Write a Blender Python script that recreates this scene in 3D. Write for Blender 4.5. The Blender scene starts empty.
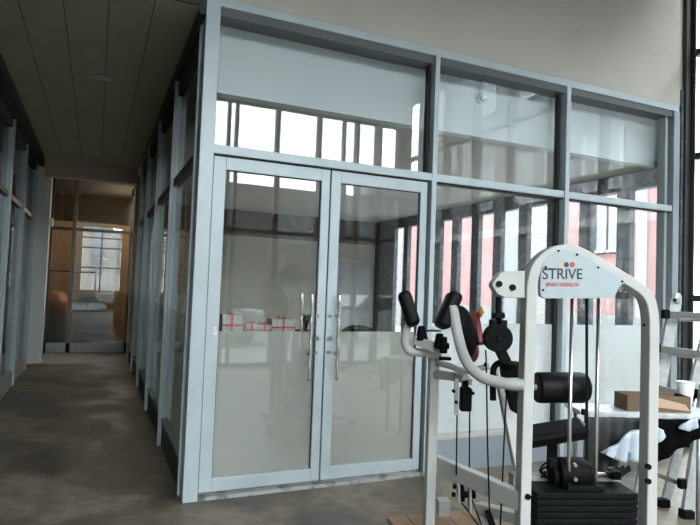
import bpy, bmesh, math, random
from mathutils import Vector, Matrix, Quaternion
R = math.radians
random.seed(7)
sc = bpy.context.scene
col = sc.collection

# ------------------------------------------------------------------ camera
F, PITCH, ROLL, YAW = 572.79, 0.043267, 0.037631, 0.415783
CAM = Vector((-0.6096, -4.0523, 1.5))
FW = Vector((math.sin(YAW)*math.cos(PITCH), math.cos(YAW)*math.cos(PITCH), math.sin(PITCH)))
RT0 = Vector((math.cos(YAW), -math.sin(YAW), 0)); UP0 = RT0.cross(FW)
RT = RT0*math.cos(ROLL) + UP0*math.sin(ROLL)
UP = UP0*math.cos(ROLL) - RT0*math.sin(ROLL)
cd = bpy.data.cameras.new('camera'); cam = bpy.data.objects.new('camera', cd); col.objects.link(cam)
cd.sensor_fit = 'HORIZONTAL'; cd.sensor_width = 36; cd.lens = F/700*36; cd.clip_start = .05; cd.clip_end = 300
M3 = Matrix((RT, UP, -FW)).transposed()
cam.matrix_world = Matrix.Translation(CAM) @ M3.to_4x4()
sc.camera = cam

# ------------------------------------------------------------------ light
w = bpy.data.worlds.new('overcast_sky'); sc.world = w; w.use_nodes = True
bg = w.node_tree.nodes['Background']
bg.inputs[0].default_value = (.88, .95, 1, 1); bg.inputs[1].default_value = 9.0
sc.view_settings.view_transform = 'Standard'; sc.view_settings.look = 'None'
sc.view_settings.gamma = 1; sc.view_settings.use_curve_mapping = False
sc.view_settings.exposure = 0.95
cy = sc.cycles
cy.max_bounces = 12; cy.diffuse_bounces = 6; cy.glossy_bounces = 4; cy.transmission_bounces = 8
cy.transparent_max_bounces = 48; cy.caustics_reflective = False; cy.caustics_refractive = False
cy.use_denoising = True; cy.sample_clamp_indirect = 12

def portal(name, loc, sx, sy, aim):
    l = bpy.data.lights.new(name, 'AREA'); l.shape = 'RECTANGLE'; l.size = sx; l.size_y = sy
    o = bpy.data.objects.new(name, l); col.objects.link(o); o.location = loc
    o.rotation_euler = Vector(aim).to_track_quat('-Z', 'Y').to_euler()
    l.cycles.is_portal = True
    return o
portal('sky_portal', (1.6, -6.25, 2.4), 6.8, 4.8, (0, 1, 0))
portal('sky_portal', (5.25, -3.0, 2.4), 6.2, 4.8, (-1, 0, 0))
portal('sky_portal', (5.25, 3.5, 1.5), 7.2, 2.8, (-1, 0, 0))
lp_ = bpy.data.lights.new('warm_fill_light', 'POINT'); lp_.energy = 17; lp_.shadow_soft_size = .15; lp_.color = (1, .78, .52)  # added warm fill for the end room, no fixture modelled
lo_ = bpy.data.objects.new('warm_fill_light', lp_); col.objects.link(lo_); lo_.location = (-.1, 10.2, 2.9)
portal('sky_portal', (-0.5, 11.7, 2.0), 1.2, 1.9, (0, -1, 0))

# ------------------------------------------------------------------ helpers
def PX(u, v, d):
    """world point at depth d along the view axis"""
    return CAM + (FW*F + RT*(u-350) - UP*(v-262.5)) * (d/F)

def srgb(c):
    return tuple(((x/255)/12.92 if x/255 <= .04045 else ((x/255+.055)/1.055)**2.4) for x in c) + (1,)

def mat(name, c, rough=.5, metal=0.0, noise=None, bump=0, spec=.5):
    """c: linear rgb; noise=(scale, colour2, lo, hi)"""
    m = bpy.data.materials.new(name); m.use_nodes = True
    nt = m.node_tree; b = nt.nodes['Principled BSDF']
    b.inputs['Base Color'].default_value = (*c, 1); b.inputs['Roughness'].default_value = rough
    b.inputs['Metallic'].default_value = metal; b.inputs['Specular IOR Level'].default_value = spec
    tc = nt.nodes.new('ShaderNodeTexCoord')
    n = nt.nodes.new('ShaderNodeTexNoise'); n.inputs['Detail'].default_value = 6
    n.inputs['Scale'].default_value = noise[0] if noise else 30
    nt.links.new(tc.outputs['Object'], n.inputs['Vector'])
    r = nt.nodes.new('ShaderNodeValToRGB')
    lo, hi = (noise[2], noise[3]) if noise else (.3, .7)
    c2 = noise[1] if noise else tuple(x*.93 for x in c)
    r.color_ramp.elements[0].position = lo; r.color_ramp.elements[1].position = hi
    r.color_ramp.elements[0].color = (*c, 1); r.color_ramp.elements[1].color = (*c2, 1)
    nt.links.new(n.outputs['Fac'], r.inputs['Fac']); nt.links.new(r.outputs['Color'], b.inputs['Base Color'])
    if bump:
        bp = nt.nodes.new('ShaderNodeBump'); bp.inputs['Strength'].default_value = bump; bp.inputs['Distance'].default_value = .01
        nt.links.new(n.outputs['Fac'], bp.inputs['Height']); nt.links.new(bp.outputs['Normal'], b.inputs['Normal'])
    return m

def glass_mat(name, tint=(.975, .988, .988), ior=1.5, rough=0.0):
    m = bpy.data.materials.new(name); m.use_nodes = True; nt = m.node_tree
    for n in list(nt.nodes):
        if n.type != 'OUTPUT_MATERIAL': nt.nodes.remove(n)
    out = nt.nodes['Material Output']
    fr = nt.nodes.new('ShaderNodeFresnel'); fr.inputs['IOR'].default_value = ior
    # the same ratio for both faces of the pane
    geo = nt.nodes.new('ShaderNodeNewGeometry')
    mx = nt.nodes.new('ShaderNodeMix'); mx.data_type = 'FLOAT'
    nt.links.new(geo.outputs['Backfacing'], mx.inputs['Factor'])
    mx.inputs[2].default_value = ior; mx.inputs[3].default_value = 1.0/ior
    nt.links.new(mx.outputs[0], fr.inputs['IOR'])
    t = nt.nodes.new('ShaderNodeBsdfTransparent'); t.inputs[0].default_value = (*tint, 1)
    g = nt.nodes.new('ShaderNodeBsdfGlossy'); g.inputs['Roughness'].default_value = rough
    ms = nt.nodes.new('ShaderNodeMixShader')
    nt.links.new(fr.outputs[0], ms.inputs[0]); nt.links.new(t.outputs[0], ms.inputs[1]); nt.links.new(g.outputs[0], ms.inputs[2])
    nt.links.new(ms.outputs[0], out.inputs['Surface'])
    return m

def film_mat(name, c, dens=.86, trans=.55):
    m = bpy.data.materials.new(name); m.use_nodes = True; nt = m.node_tree
    for n in list(nt.nodes):
        if n.type != 'OUTPUT_MATERIAL': nt.nodes.remove(n)
    out = nt.nodes['Material Output']
    d = nt.nodes.new('ShaderNodeBsdfDiffuse'); d.inputs[0].default_value = (*c, 1)
    tl = nt.nodes.new('ShaderNodeBsdfTranslucent'); tl.inputs[0].default_value = (*c, 1)
    rf = nt.nodes.new('ShaderNodeBsdfRefraction'); rf.inputs['IOR'].default_value = 1.15
    rf.inputs['Roughness'].default_value = .55 if dens > .5 else .38; rf.inputs[0].default_value = (.9, .92, .9, 1)
    a = nt.nodes.new('ShaderNodeMixShader'); a.inputs[0].default_value = trans
    b = nt.nodes.new('ShaderNodeMixShader'); b.inputs[0].default_value = dens
    nt.links.new(d.outputs[0], a.inputs[1]); nt.links.new(tl.outputs[0], a.inputs[2])
    nt.links.new(rf.outputs[0], b.inputs[1]); nt.links.new(a.outputs[0], b.inputs[2])
    nt.links.new(b.outputs[0], out.inputs['Surface'])
    return m

class MB:
    def __init__(s): s.bm = bmesh.new()
    def box(s, a, b):
        r = bmesh.ops.create_cube(s.bm, size=1)['verts']
        for v in r:
            v.co = Vector(((a[i]+b[i])/2 + v.co[i]*abs(b[i]-a[i]) for i in range(3)))
        return s
    def obox(s, c, ex, ey, ez, hx, hy, hz, taper=None):
        """oriented box: centre, axes, half sizes"""
        ex, ey, ez = Vector(ex).normalized(), Vector(ey).normalized(), Vector(ez).normalized()
        r = bmesh.ops.create_cube(s.bm, size=2)['verts']
        for v in r:
            k = 1 if not taper or v.co.z < 0 else taper
            v.co = Vector(c) + ex*v.co.x*hx*k + ey*v.co.y*hy*k + ez*v.co.z*hz
        return s
    def bar(s, a, b, wx, wy, side=(0, 0, 1)):
        """rectangular tube from a to b; wx along side x dir, wy along the other"""
        a, b = Vector(a), Vector(b); z = (b-a).normalized()
        x = Vector(side).cross(z)
        if x.length < 1e-4: x = Vector((1, 0, 0)).cross(z)
        x.normalize(); y = z.cross(x)
        return s.obox((a+b)/2, x, y, z, wx/2, wy/2, (b-a).length/2)
    def sweep(s, path, w, h, up, caps=True):
        """rect section swept along path: w along in-plane normal, h along 'up' (constant)"""
        up = Vector(up).normalized(); P = [Vector(p) for p in path]; rings = []
        for i, p in enumerate(P):
            t = (P[min(i+1, len(P)-1)]-P[max(i-1, 0)]).normalized(); n = up.cross(t).normalized()
            rings.append([s.bm.verts.new(p+n*a*w/2+up*b*h/2) for a, b in ((-1, -1), (1, -1), (1, 1), (-1, 1))])
        for r0, r1 in zip(rings, rings[1:]):
            for k in range(4): s.bm.faces.new((r0[k], r0[(k+1) % 4], r1[(k+1) % 4], r1[k]))
        if caps: s.bm.faces.new(rings[0][::-1]); s.bm.faces.new(rings[-1])
        return s
    def tube(s, path, r, n=14, caps=True):
        P = [Vector(p) for p in path]; rings = []
        t0 = (P[1]-P[0]).normalized(); ref = t0.orthogonal().normalized()
        rr = r if isinstance(r, (list, tuple)) else [r]*len(P)
        for i, p in enumerate(P):
            t = (P[min(i+1, len(P)-1)]-P[max(i-1, 0)]).normalized()
            ref = (ref - t*ref.dot(t)).normalized(); b = t.cross(ref)
            rings.append([s.bm.verts.new(p+(ref*math.cos(2*math.pi*k/n)+b*math.sin(2*math.pi*k/n))*rr[i]) for k in range(n)])
        for r0, r1 in zip(rings, rings[1:]):
            for k in range(n):
                f = s.bm.faces.new((r0[k], r0[(k+1) % n], r1[(k+1) % n], r1[k])); f.smooth = True
        if caps: s.bm.faces.new(rings[0][::-1]); s.bm.faces.new(rings[-1])
        return s
    def cyl(s, a, b, r, n=24, r2=None):
        return s.tube([a, b], [r, r2 if r2 is not None else r], n)
    def ball(s, c, rx, ry=None, rz=None, q=None, seg=20):
        r = bmesh.ops.create_uvsphere(s.bm, u_segments=seg, v_segments=seg//2+2, radius=1)['verts']
        for v in r:
            p = Vector((v.co.x*rx, v.co.y*(ry or rx), v.co.z*(rz or rx)))
            if q: p = q @ p
            v.co = Vector(c)+p
        for f in s.bm.faces:
            if f.verts[0] in r: f.smooth = True
        return s
    def prism(s, pts, d):
        """polygon (list of 3-D points) extruded by vector d"""
        d = Vector(d); a = [s.bm.verts.new(Vector(p)) for p in pts]; b = [s.bm.verts.new(Vector(p)+d) for p in pts]
        s.bm.faces.new(a); s.bm.faces.new(b[::-1])
        for i in range(len(a)):
            j = (i+1) % len(a); s.bm.faces.new((a[i], b[i], b[j], a[j]))
        return s
    def build(s, name, m, parent=None, kind=None, bevel=0, smooth=False):
        bmesh.ops.recalc_face_normals(s.bm, faces=s.bm.faces)
        me = bpy.data.meshes.new(name); s.bm.to_mesh(me); s.bm.free()
        o = bpy.data.objects.new(name, me); col.objects.link(o); me.materials.append(m)
        if smooth:
            for p in me.polygons: p.use_smooth = True
        if parent:
            o.parent = parent
            o.matrix_parent_inverse = root_inv(parent)
        if kind: o['kind'] = kind
        if bevel:
            b = o.modifiers.new('bevel', 'BEVEL'); b.width = bevel; b.segments = 2; b.limit_method = 'ANGLE'; b.angle_limit = R(40)
        return o
def root_inv(p):
    m = p.matrix_basis.copy(); q = p.parent
    while q: m = q.matrix_basis @ p.matrix_parent_inverse @ m if q is p.parent else q.matrix_basis @ m; q = q.parent
    return m.inverted()
def empty(name, loc, label, cat, group=None):
    o = bpy.data.objects.new(name, None); col.objects.link(o); o.location = loc; o.empty_display_size = .1
    o['label'] = label; o['category'] = cat
    if group: o['group'] = group
    return o
def tag(o, label, cat, group=None):
    o['label'] = label; o['category'] = cat
    if group: o['group'] = group
    return o
def arc(c, r, a0, a1, ex, ey, n=8):
    return [Vector(c)+Vector(ex)*r*math.cos(R(a0+(a1-a0)*i/n))+Vector(ey)*r*math.sin(R(a0+(a1-a0)*i/n)) for i in range(n+1)]
def smoothpath(pts, n=6):
    """Catmull-Rom"""
    P = [Vector(p) for p in pts]; P = [P[0]*2-P[1]]+P+[P[-1]*2-P[-2]]; out = []
    for i in range(1, len(P)-2):
        for k in range(n):
            t = k/n
            out.append(.5*((2*P[i])+(P[i+1]-P[i-1])*t+(2*P[i-1]-5*P[i]+4*P[i+1]-P[i+2])*t*t+(3*P[i]-P[i-1]-3*P[i+1]+P[i+2])*t**3))
    out.append(P[-2]); return out

# ------------------------------------------------------------------ materials
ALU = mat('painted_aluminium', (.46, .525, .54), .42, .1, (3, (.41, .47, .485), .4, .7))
ALU2 = mat('grey_aluminium', (.30, .34, .35), .45, .1)
DARKFR = mat('dark_window_frame', (.035, .035, .034), .5)
BLACKSEAM = mat('black_rubber_seal', (.012, .012, .012), .6)
PLASTER = mat('cream_plaster', (.52, .49, .43), .85, 0, (1.2, (.48, .45, .395), .4, .65))
WHITEP = mat('white_plaster', (.80, .84, .84), .85, 0, (1.5, (.74, .80, .82), .4, .65))
DARKBEAM = mat('dark_steel_beam', (.02, .02, .02), .6)
GLASS = glass_mat('clear_glass', ior=1.6)
GLASSO = glass_mat('outer_window_glass', (.97, .98, .98), ior=1.45)
FILM = film_mat('frosted_film', (.72, .70, .64))
FILM_BACKLIT = film_mat('backlit_frosted_film', (.90, .91, .90), .92, .5)  # paler copy of the film: light from the windows behind is in its colour
FILMG = film_mat('greenish_frosted_film', (.78, .84, .76))
CHROME = mat('brushed_steel', (.42, .41, .38), .3, 1.0)
HCHROME = mat('polished_steel', (.72, .69, .63), .22, 1.0)
WHITE = mat('white_powder_coat', (.43, .425, .40), .38, 0, (6, (.40, .395, .37), .4, .7))
BLACK = mat('black_vinyl', (.0022, .0022, .0022), .5, 0, (60, (.0035, .0035, .0035), .4, .6), .05, .14)
BLACKPL = mat('black_plastic', (.0018, .0018, .0018), .6, spec=.1)
IRON = mat('black_cast_iron', (.004, .0048, .0048), .6, 0, (40, (.006, .007, .007), .4, .6), 0, .08)
RED = mat('red_plastic', (.36, .02, .025), .4)
ORANGE = mat('orange_plastic', (.85, .36, .05), .4)

def floor_mat():
    m = bpy.data.materials.new('worn_concrete'); m.use_nodes = True; nt = m.node_tree; b = nt.nodes['Principled BSDF']
    N = nt.nodes.new; L = nt.links.new
    tc = N('ShaderNodeTexCoord')
    def noise(s, det=6, dist=0, sc=(1, 1, 1)):
        mp = N('ShaderNodeMapping'); mp.inputs['Scale'].default_value = sc; L(tc.outputs['Object'], mp.inputs['Vector'])
        n = N('ShaderNodeTexNoise'); n.inputs['Scale'].default_value = s; n.inputs['Detail'].default_value = det
        n.inputs['Distortion'].default_value = dist; L(mp.outputs[0], n.inputs['Vector']); return n
    n1 = noise(1.3, 8, .6); n2 = noise(9, 8); n3 = noise(34, 4)
    r1 = N('ShaderNodeValToRGB'); e = r1.color_ramp.elements
    e[0].position = .41; e[0].color = (.058, .050, .040, 1); e[1].position = .59; e[1].color = (.215, .18, .137, 1)
    e2 = r1.color_ramp.elements.new(.5); e2.color = (.135, .11, .078, 1)
    L(n1.outputs['Fac'], r1.inputs['Fac'])
    r2 = N('ShaderNodeValToRGB'); e = r2.color_ramp.elements
    e[0].position = .35; e[0].color = (.78, .78, .78, 1); e[1].position = .6; e[1].color = (1.1, 1.1, 1.1, 1)
    L(n2.outputs['Fac'], r2.inputs['Fac'])
    mu = N('ShaderNodeMix'); mu.data_type = 'RGBA'; mu.blend_type = 'MULTIPLY'; mu.inputs[0].default_value = 1
    L(r1.outputs[0], mu.inputs[6]); L(r2.outputs[0], mu.inputs[7])
    r3 = N('ShaderNodeValToRGB'); e = r3.color_ramp.elements
    e[0].position = .27; e[0].color = (.12, .10, .08, 1); e[1].position = .32; e[1].color = (1, 1, 1, 1)
    L(n3.outputs['Fac'], r3.inputs['Fac'])
    mu2 = N('ShaderNodeMix'); mu2.data_type = 'RGBA'; mu2.blend_type = 'MULTIPLY'; mu2.inputs[0].default_value = .8
    L(mu.outputs[2], mu2.inputs[6]); L(r3.outputs[0], mu2.inputs[7])
    # grout joints
    br = N('ShaderNodeTexBrick'); br.offset = 0; br.inputs['Scale'].default_value = 1
    br.inputs['Brick Width'].default_value = .6; br.inputs['Row Height'].default_value = .6; br.inputs['Mortar Size'].default_value = .004
    br.inputs['Color1'].default_value = (1, 1, 1, 1); br.inputs['Color2'].default_value = (1, 1, 1, 1); br.inputs['Mortar'].default_value = (1.12, 1.1, 1.08, 1)
    L(tc.outputs['Object'], br.inputs['Vector'])
    mu3 = N('ShaderNodeMix'); mu3.data_type = 'RGBA'; mu3.blend_type = 'MULTIPLY'; mu3.inputs[0].default_value = 1
    L(mu2.outputs[2], mu3.inputs[6]); L(br.outputs[0], mu3.inputs[7])
    L(mu3.outputs[2], b.inputs['Base Color'])
    rr = N('ShaderNodeMapRange'); rr.inputs[1].default_value = .35; rr.inputs[2].default_value = .65
    rr.inputs[3].default_value = .32; rr.inputs[4].default_value = .7; L(n1.outputs['Fac'], rr.inputs[0]); L(rr.outputs[0], b.inputs['Roughness'])
    bp = N('ShaderNodeBump'); bp.inputs['Strength'].default_value = .15; bp.inputs['Distance'].default_value = .01
    L(n2.outputs['Fac'], bp.inputs['Height']); L(bp.outputs[0], b.inputs['Normal'])
    return m
FLOORM = floor_mat()

def board_mat(name, c, pitch, x0, groove):
    m = mat(name, c, .75, 0, (5, tuple(x*.9 for x in c), .4, .6)); nt = m.node_tree; b = nt.nodes['Principled BSDF']
    N = nt.nodes.new; L = nt.links.new
    tc = N('ShaderNodeTexCoord'); sp = N('ShaderNodeSeparateXYZ'); L(tc.outputs['Object'], sp.inputs[0])
    a = N('ShaderNodeMath'); a.operation = 'SUBTRACT'; a.inputs[1].default_value = x0; L(sp.outputs[0], a.inputs[0])
    d = N('ShaderNodeMath'); d.operation = 'DIVIDE'; d.inputs[1].default_value = pitch; L(a.outputs[0], d.inputs[0])
    fr = N('ShaderNodeMath'); fr.operation = 'FRACT'; L(d.outputs[0], fr.inputs[0])
    lt = N('ShaderNodeMath'); lt.operation = 'LESS_THAN'; lt.inputs[1].default_value = .02; L(fr.outputs[0], lt.inputs[0])
    mx = N('ShaderNodeMix'); mx.data_type = 'RGBA'; L(lt.outputs[0], mx.inputs[0])
    src = b.inputs['Base Color'].links[0].from_socket
    L(src, mx.inputs[6]); mx.inputs[7].default_value = (*groove, 1); L(mx.outputs[2], b.inputs['Base Color'])
    return m
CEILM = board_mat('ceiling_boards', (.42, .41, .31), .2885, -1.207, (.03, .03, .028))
HCEIL = mat('hall_ceiling', (.12, .10, .08), .8)

def brick_mat(name, c1, c2, mort, sx=.22, sy=.075):
    m = bpy.data.materials.new(name); m.use_nodes = True; nt = m.node_tree; b = nt.nodes['Principled BSDF']
    N = nt.nodes.new; L = nt.links.new
    tc = N('ShaderNodeTexCoord'); sp = N('ShaderNodeSeparateXYZ'); L(tc.outputs['Object'], sp.inputs[0])
    cb = N('ShaderNodeCombineXYZ'); L(sp.outputs[1], cb.inputs[0]); L(sp.outputs[2], cb.inputs[1])
    br = N('ShaderNodeTexBrick'); br.inputs['Scale'].default_value = 1
    br.inputs['Brick Width'].default_value = sx; br.inputs['Row Height'].default_value = sy; br.inputs['Mortar Size'].default_value = .012
    br.inputs['Color1'].default_value = (*c1, 1); br.inputs['Color2'].default_value = (*c2, 1); br.inputs['Mortar'].default_value = (*mort, 1)
    L(cb.outputs[0], br.inputs['Vector']); L(br.outputs[0], b.inputs['Base Color']); b.inputs['Roughness'].default_value = .9
    return m

# ------------------------------------------------------------------ structure: floor
WX = 5.0          # plane of the long right-hand window wall
LX = -1.58        # glazed wall on the left of the corridor
MB().box((-4.5, -6.2, -.12), (5.2, 8.9, 0)).build('floor', FLOORM, kind='structure')
INFLOOR = mat('pale_room_floor', (.45, .43, .39), .35)
MB().box((.12, .14, 0), (4.86, 7.1, .012)).build('floor_showroom', INFLOOR, kind='structure')
MB().box((-4.5, 8.9, -.12), (2.2, 12.2, .01)).build('floor_end_room', mat('brown_floor', (.12, .08, .05), .5), kind='structure')
# street outside
ASPH = mat('wet_asphalt', (.17, .17, .17), .6, 0, (2, (.13, .13, .13), .4, .6))
g = MB(); g.box((-45, -45, -.3), (60, -6.2, -.13)); g.box((5.2, -6.2, -.3), (60, 45, -.13)); g.box((-45, -6.2, -.3), (-4.5, 45, -.13)); g.box((-4.5, 12.4, -.3), (5.2, 45, -.13))
g.build('ground_street', ASPH, kind='structure')

# hall ceiling, upper wall, corridor ceiling
MB().box((-4.5, -6.2, 5.3), (5.2, .3, 5.5)).build('ceiling_hall', HCEIL, kind='structure')
MB().box((0, 0.0, 3.53), (4.93, .2, 5.3)).build('wall_front_upper', PLASTER, kind='structure')
MB().box((-4.5, 0.0, 3.62), (0, .2, 5.3)).build('wall_corridor_upper', DARKBEAM, kind='structure')
MB().box((-1.46, -.045, 3.40), (-.05, 6.5, 3.46)).build('ceiling_corridor', CEILM, kind='structure')
g = MB(); g.box((-.05, -.04, 3.36), (-.002, 8.6, 3.62)); g.box((-1.62, -.045, 3.30), (-1.46, 6.6, 3.62)); g.box((-1.46, -.07, 3.405), (-.05, -.045, 3.62))
g.build('trim_1', DARKBEAM, kind='structure')
MB().box((-1.46, 6.3, 3.12), (-.05, 6.55, 3.46)).build('wall_corridor_drop', mat('beige_drop_beam', (.50, .43, .35), .8), kind='structure')
MB().box((-1.7, 8.55, 3.5), (.1, 8.75, 4.2)).build('wall_end_upper', DARKBEAM, kind='structure')
MB().box((-1.7, 6.55, 3.9), (.1, 8.75, 4.0)).build('ceiling_corridor_end', mat('dim_ceiling', (.2, .19, .17), .8), kind='structure')
# white column on the left of the corridor
c = MB().box((-1.575, 6.62, .06), (-1.365, 6.86, 3.45)).build('column_corridor', mat('white_painted_column', (.80, .79, .74), .7), kind='structure', bevel=.006)
MB().box((-1.585, 6.61, 0), (-1.36, 6.87, .06)).build('baseboard_column', mat('brown_wood_base', (.26, .14, .07), .6), kind='structure')
MB().box((-2.4, 6.86, 0), (-1.5, 7.0, 3.9)).build('wall_left_return', mat('grey_return', (.3, .3, .28), .8), kind='structure')
MB().box((-1.58, 7.0, 0), (-1.48, 8.6, 3.9)).build('wall_left_end', mat('brown_return', (.2, .16, .12), .8), kind='structure')
MB().box((-.02, 6.5, 3.46), (.1, 8.7, 3.95)).build('wall_right_end', DARKBEAM, kind='structure')

# ------------------------------------------------------------------ front glazing (plane Y = 0)
g = MB(); g.box((0, -.02, 0), (.10, .12, 3.53)); g.build('trim_corner_column', ALU, kind='structure', bevel=.004)
MB().box((.1, 0.0, 3.464), (4.89, .12, 3.53)).build('trim_top_rail', ALU, kind='structure', bevel=.003)
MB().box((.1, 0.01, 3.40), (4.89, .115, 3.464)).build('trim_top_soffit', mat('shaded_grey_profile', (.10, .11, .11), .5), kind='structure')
MB().box((.1, -.005, 2.408), (1.891, .115, 2.471)).build('trim_door_head', ALU, kind='structure', bevel=.003)
MB().box((1.935, 0.0, 2.408), (3.335, .11, 2.471)).build('trim_transom', ALU, kind='structure', bevel=.003)
MB().box((3.384, 0.0, 2.408), (4.80, .11, 2.471)).build('trim_transom', ALU, kind='structure', bevel=.003)
for a, b, n in ((1.891, 1.935, 'trim_mullion'), (3.335, 3.384, 'trim_mullion')):
    MB().box((a, -.012, 0), (b, .13, 3.464)).build(n, ALU, kind='structure', bevel=.003)
g = MB(); g.box((4.80, -.01, 0), (4.89, .13, 3.464)); g.box((4.72, .03, 0), (4.76, .12, 3.43)); g.build('trim_end_post', ALU2, kind='structure', bevel=.003)
MB().box((1.935, .0, 0), (4.80, .14, .27)).build('baseboard_front', mat('blue_grey_panel', (.30, .34, .37), .5), kind='structure', bevel=.004)
MB().box((1.935, -.006, .27), (4.80, .14, .30)).build('trim_sill', mat('cream_sill', (.5, .48, .43), .6), kind='structure', bevel=.003)
MB().box((.1, -.02, 0), (1.891, .12, .025)).build('trim_threshold', mat('worn_threshold', (.42, .42, .40), .6, .3, (12, (.16, .15, .13), .5, .65)), kind='structure')

def pane(name, a, b, film=None, fm=None, side=1):
    """a,b corners of a glass slab; film = (corner a, corner b)"""
    o = MB().box(a, b).build(name, GLASS, kind='structure')
    if film: MB().box(*film).build('frosted_film', fm or FILM, o)
    return o
yg = .075
for i, (a, b) in enumerate(((.1, 1.891), (1.935, 3.335), (3.384, 4.80))):
    pane('window_%d' % (i+1), (a, yg, 2.471), (b, yg+.006, 3.43))
for i, (a, b) in enumerate(((1.935, 3.335), (3.384, 4.80))):
    pane('window_%d' % (i+4), (a, yg, .30), (b, yg+.006, 2.408), ((a, yg+.009, .30), (b, yg+.011, 1.225)), FILM_BACKLIT)
# black gaskets beside the mullions
g = MB()
for a in (1.865, 3.30): g.box((a, .06, 2.471), (a+.026, .11, 3.42))
g.box((3.30, .06, .3), (3.335, .11, 2.408)); g.box((1.866, .05, .02), (1.891, .11, 2.408)); g.box((.1, .03, 2.395), (1.88, .08, 2.408))
g.box((1.935, .02, 2.398), (4.8, .09, 2.408))
g.build('trim_gasket', BLACKSEAM, kind='structure')

# double doors
def door(name, x0, x1, hinge_left):
    y0, y1 = .012, .060; zt, zb = 2.393, .045
    o = MB().box((x0+.09, .033, .14), (x1-.066 if hinge_left else x1-.06, .039, 2.305)).build(name, GLASS, kind='structure')
    sl, sr = (.088, .068) if hinge_left else (.088, .062)
    if not hinge_left: sl = .078
    for a, b in ((x0, x0+sl), (x1-sr, x1)): MB().box((a, y0, zb), (b, y1, zt)).build('stile', ALU, o, bevel=.003)
    MB().box((x0+sl, y0, 2.303), (x1-sr, y1, zt)).build('top_rail', ALU, o, bevel=.003)
    MB().box((x0+sl, y0, zb), (x1-sr, y1, .137)).build('bottom_rail', ALU, o, bevel=.003)
    MB().box((x0+sl, .042, .137), (x1-sr, .044, 1.156)).build('frosted_film', FILM, o)
    bd = MB()
    for a in (x0+sl, x1-sr-.006): bd.box((a, .028, .137), (a+.006, .033, 2.303))
    bd.box((x0+sl, .028, 2.297), (x1-sr, .033, 2.303)); bd.build('glazing_bead', BLACKSEAM, o)
    hx = .862 if hinge_left else 1.082
    lx = .935 if hinge_left else 1.038
    # wavy pull handle outside, straight one inside
    for yy, ph in ((-.055, 0), (.12, 1)):
        h = MB(); n = 40; z0, z1 = .80, 1.445
        h.tube([(hx-(.02 if hinge_left and ph else 0)+.003*math.sin(k/n*math.pi*8), yy+.003*math.cos(k/n*math.pi*8), z0+(z1-z0)*k/n) for k in range(n+1)], .0125, 12)
        ho = h.build('pull_handle', HCHROME, o)
        s = MB()
        for z in (.99, 1.28):
            x2 = hx+(.045 if hinge_left else -.045)
            s.cyl((hx, yy, z), (hx, .013 if not ph else .06, z), .009, 12)
        s.build('standoff', CHROME, ho)
    pl = MB()
    for z in (1.0, 1.275): pl.box((lx-.02, .004, z-.012), (lx+.01, .012, z+.012))
    pl.build('fixing_plate', mat('dull_steel', (.25, .25, .25), .4, .8), o)
    k = MB().cyl((lx, .014, 1.105), (lx, -.006, 1.105), .019, 20).build('lock_cylinder', CHROME, o)
    MB().box((lx-.003, -.008, 1.095), (lx+.003, -.005, 1.115)).build('keyhole', BLACKPL, k)
    return o
door('door_1', .108, .994, True)
door('door_2', 1.006, 1.862, False)
MB().box((.988, .066, .05), (1.01, .085, 2.39)).build('trim_door_gap', BLACKSEAM, kind='structure')
# sticker on the left stile
st = MB().box((.155, .0095, 1.13), (.185, .0118, 1.19)).build('notice_sticker', mat('white_sticker', (.75, .75, .75), .5, 0, (90, (.45, .45, .45), .5, .55)))
tag(st, 'tiny white printed sticker on the left door stile', 'sticker')

# showroom bulkhead and ceiling
MB().box((.10, .24, 2.92), (4.88, .34, 3.7)).build('wall_bulkhead', WHITEP, kind='structure')
MB().box((.075, .34, 2.92), (4.9, 7.1, 2.99)).build('ceiling_showroom', mat('grey_soffit', (.60, .58, .53), .8), kind='structure')
MB().box((.10, .14, 3.43), (4.88, .24, 3.53)).build('trim_bulkhead_cap', mat('grey_cap', (.15, .15, .15), .8), kind='structure')
d = empty('motion_sensor', (2.526, .24, 3.276), 'small white sensor on the pale blue bulkhead behind the glass', 'sensor')
MB().cyl((2.526, .24, 3.276), (2.526, .22, 3.276), .045, 20).build('mounting_base', mat('white_plastic', (.8, .8, .8), .4), d)
MB().ball((2.545, .20, 3.272), .04, .03, .03).build('lens_cover', mat('white_plastic_lens', (.85, .85, .85), .3), d)

# showroom back wall with a white door
BW = mat('beige_back_wall', (.66, .63, .56), .85, 0, (1, (.60, .57, .50), .4, .6))
MB().box((.1, 7.1, 0), (4.95, 7.2, 2.43)).build('wall_back', BW, kind='structure')
MB().box((.1, 7.04, 2.43), (4.95, 7.2, 2.92)).build('wall_back_band', mat('brown_band', (.085, .06, .04), .7, 0, (6, (.13, .10, .07), .4, .6)), kind='structure')
dr = MB().box((4.06, 7.07, .02), (4.78, 7.1, 2.02)).build('door_3', mat('white_flush_door', (.62, .63, .62), .5), kind='structure')
g = MB(); g.box((4.0, 7.05, 0), (4.06, 7.1, 2.09)); g.box((4.78, 7.05, 0), (4.84, 7.1, 2.09)); g.box((4.0, 7.05, 2.03), (4.84, 7.1, 2.09)); g.build('door_frame', mat('white_door_trim', (.7, .7, .7), .5), dr)
g = MB(); g.cyl((4.14, 7.07, 1.0), (4.14, 7.02, 1.0), .012, 10); g.cyl((4.14, 7.02, 1.0), (4.25, 7.02, 1.0), .01, 10); g.build('door_handle', CHROME, dr)

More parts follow.
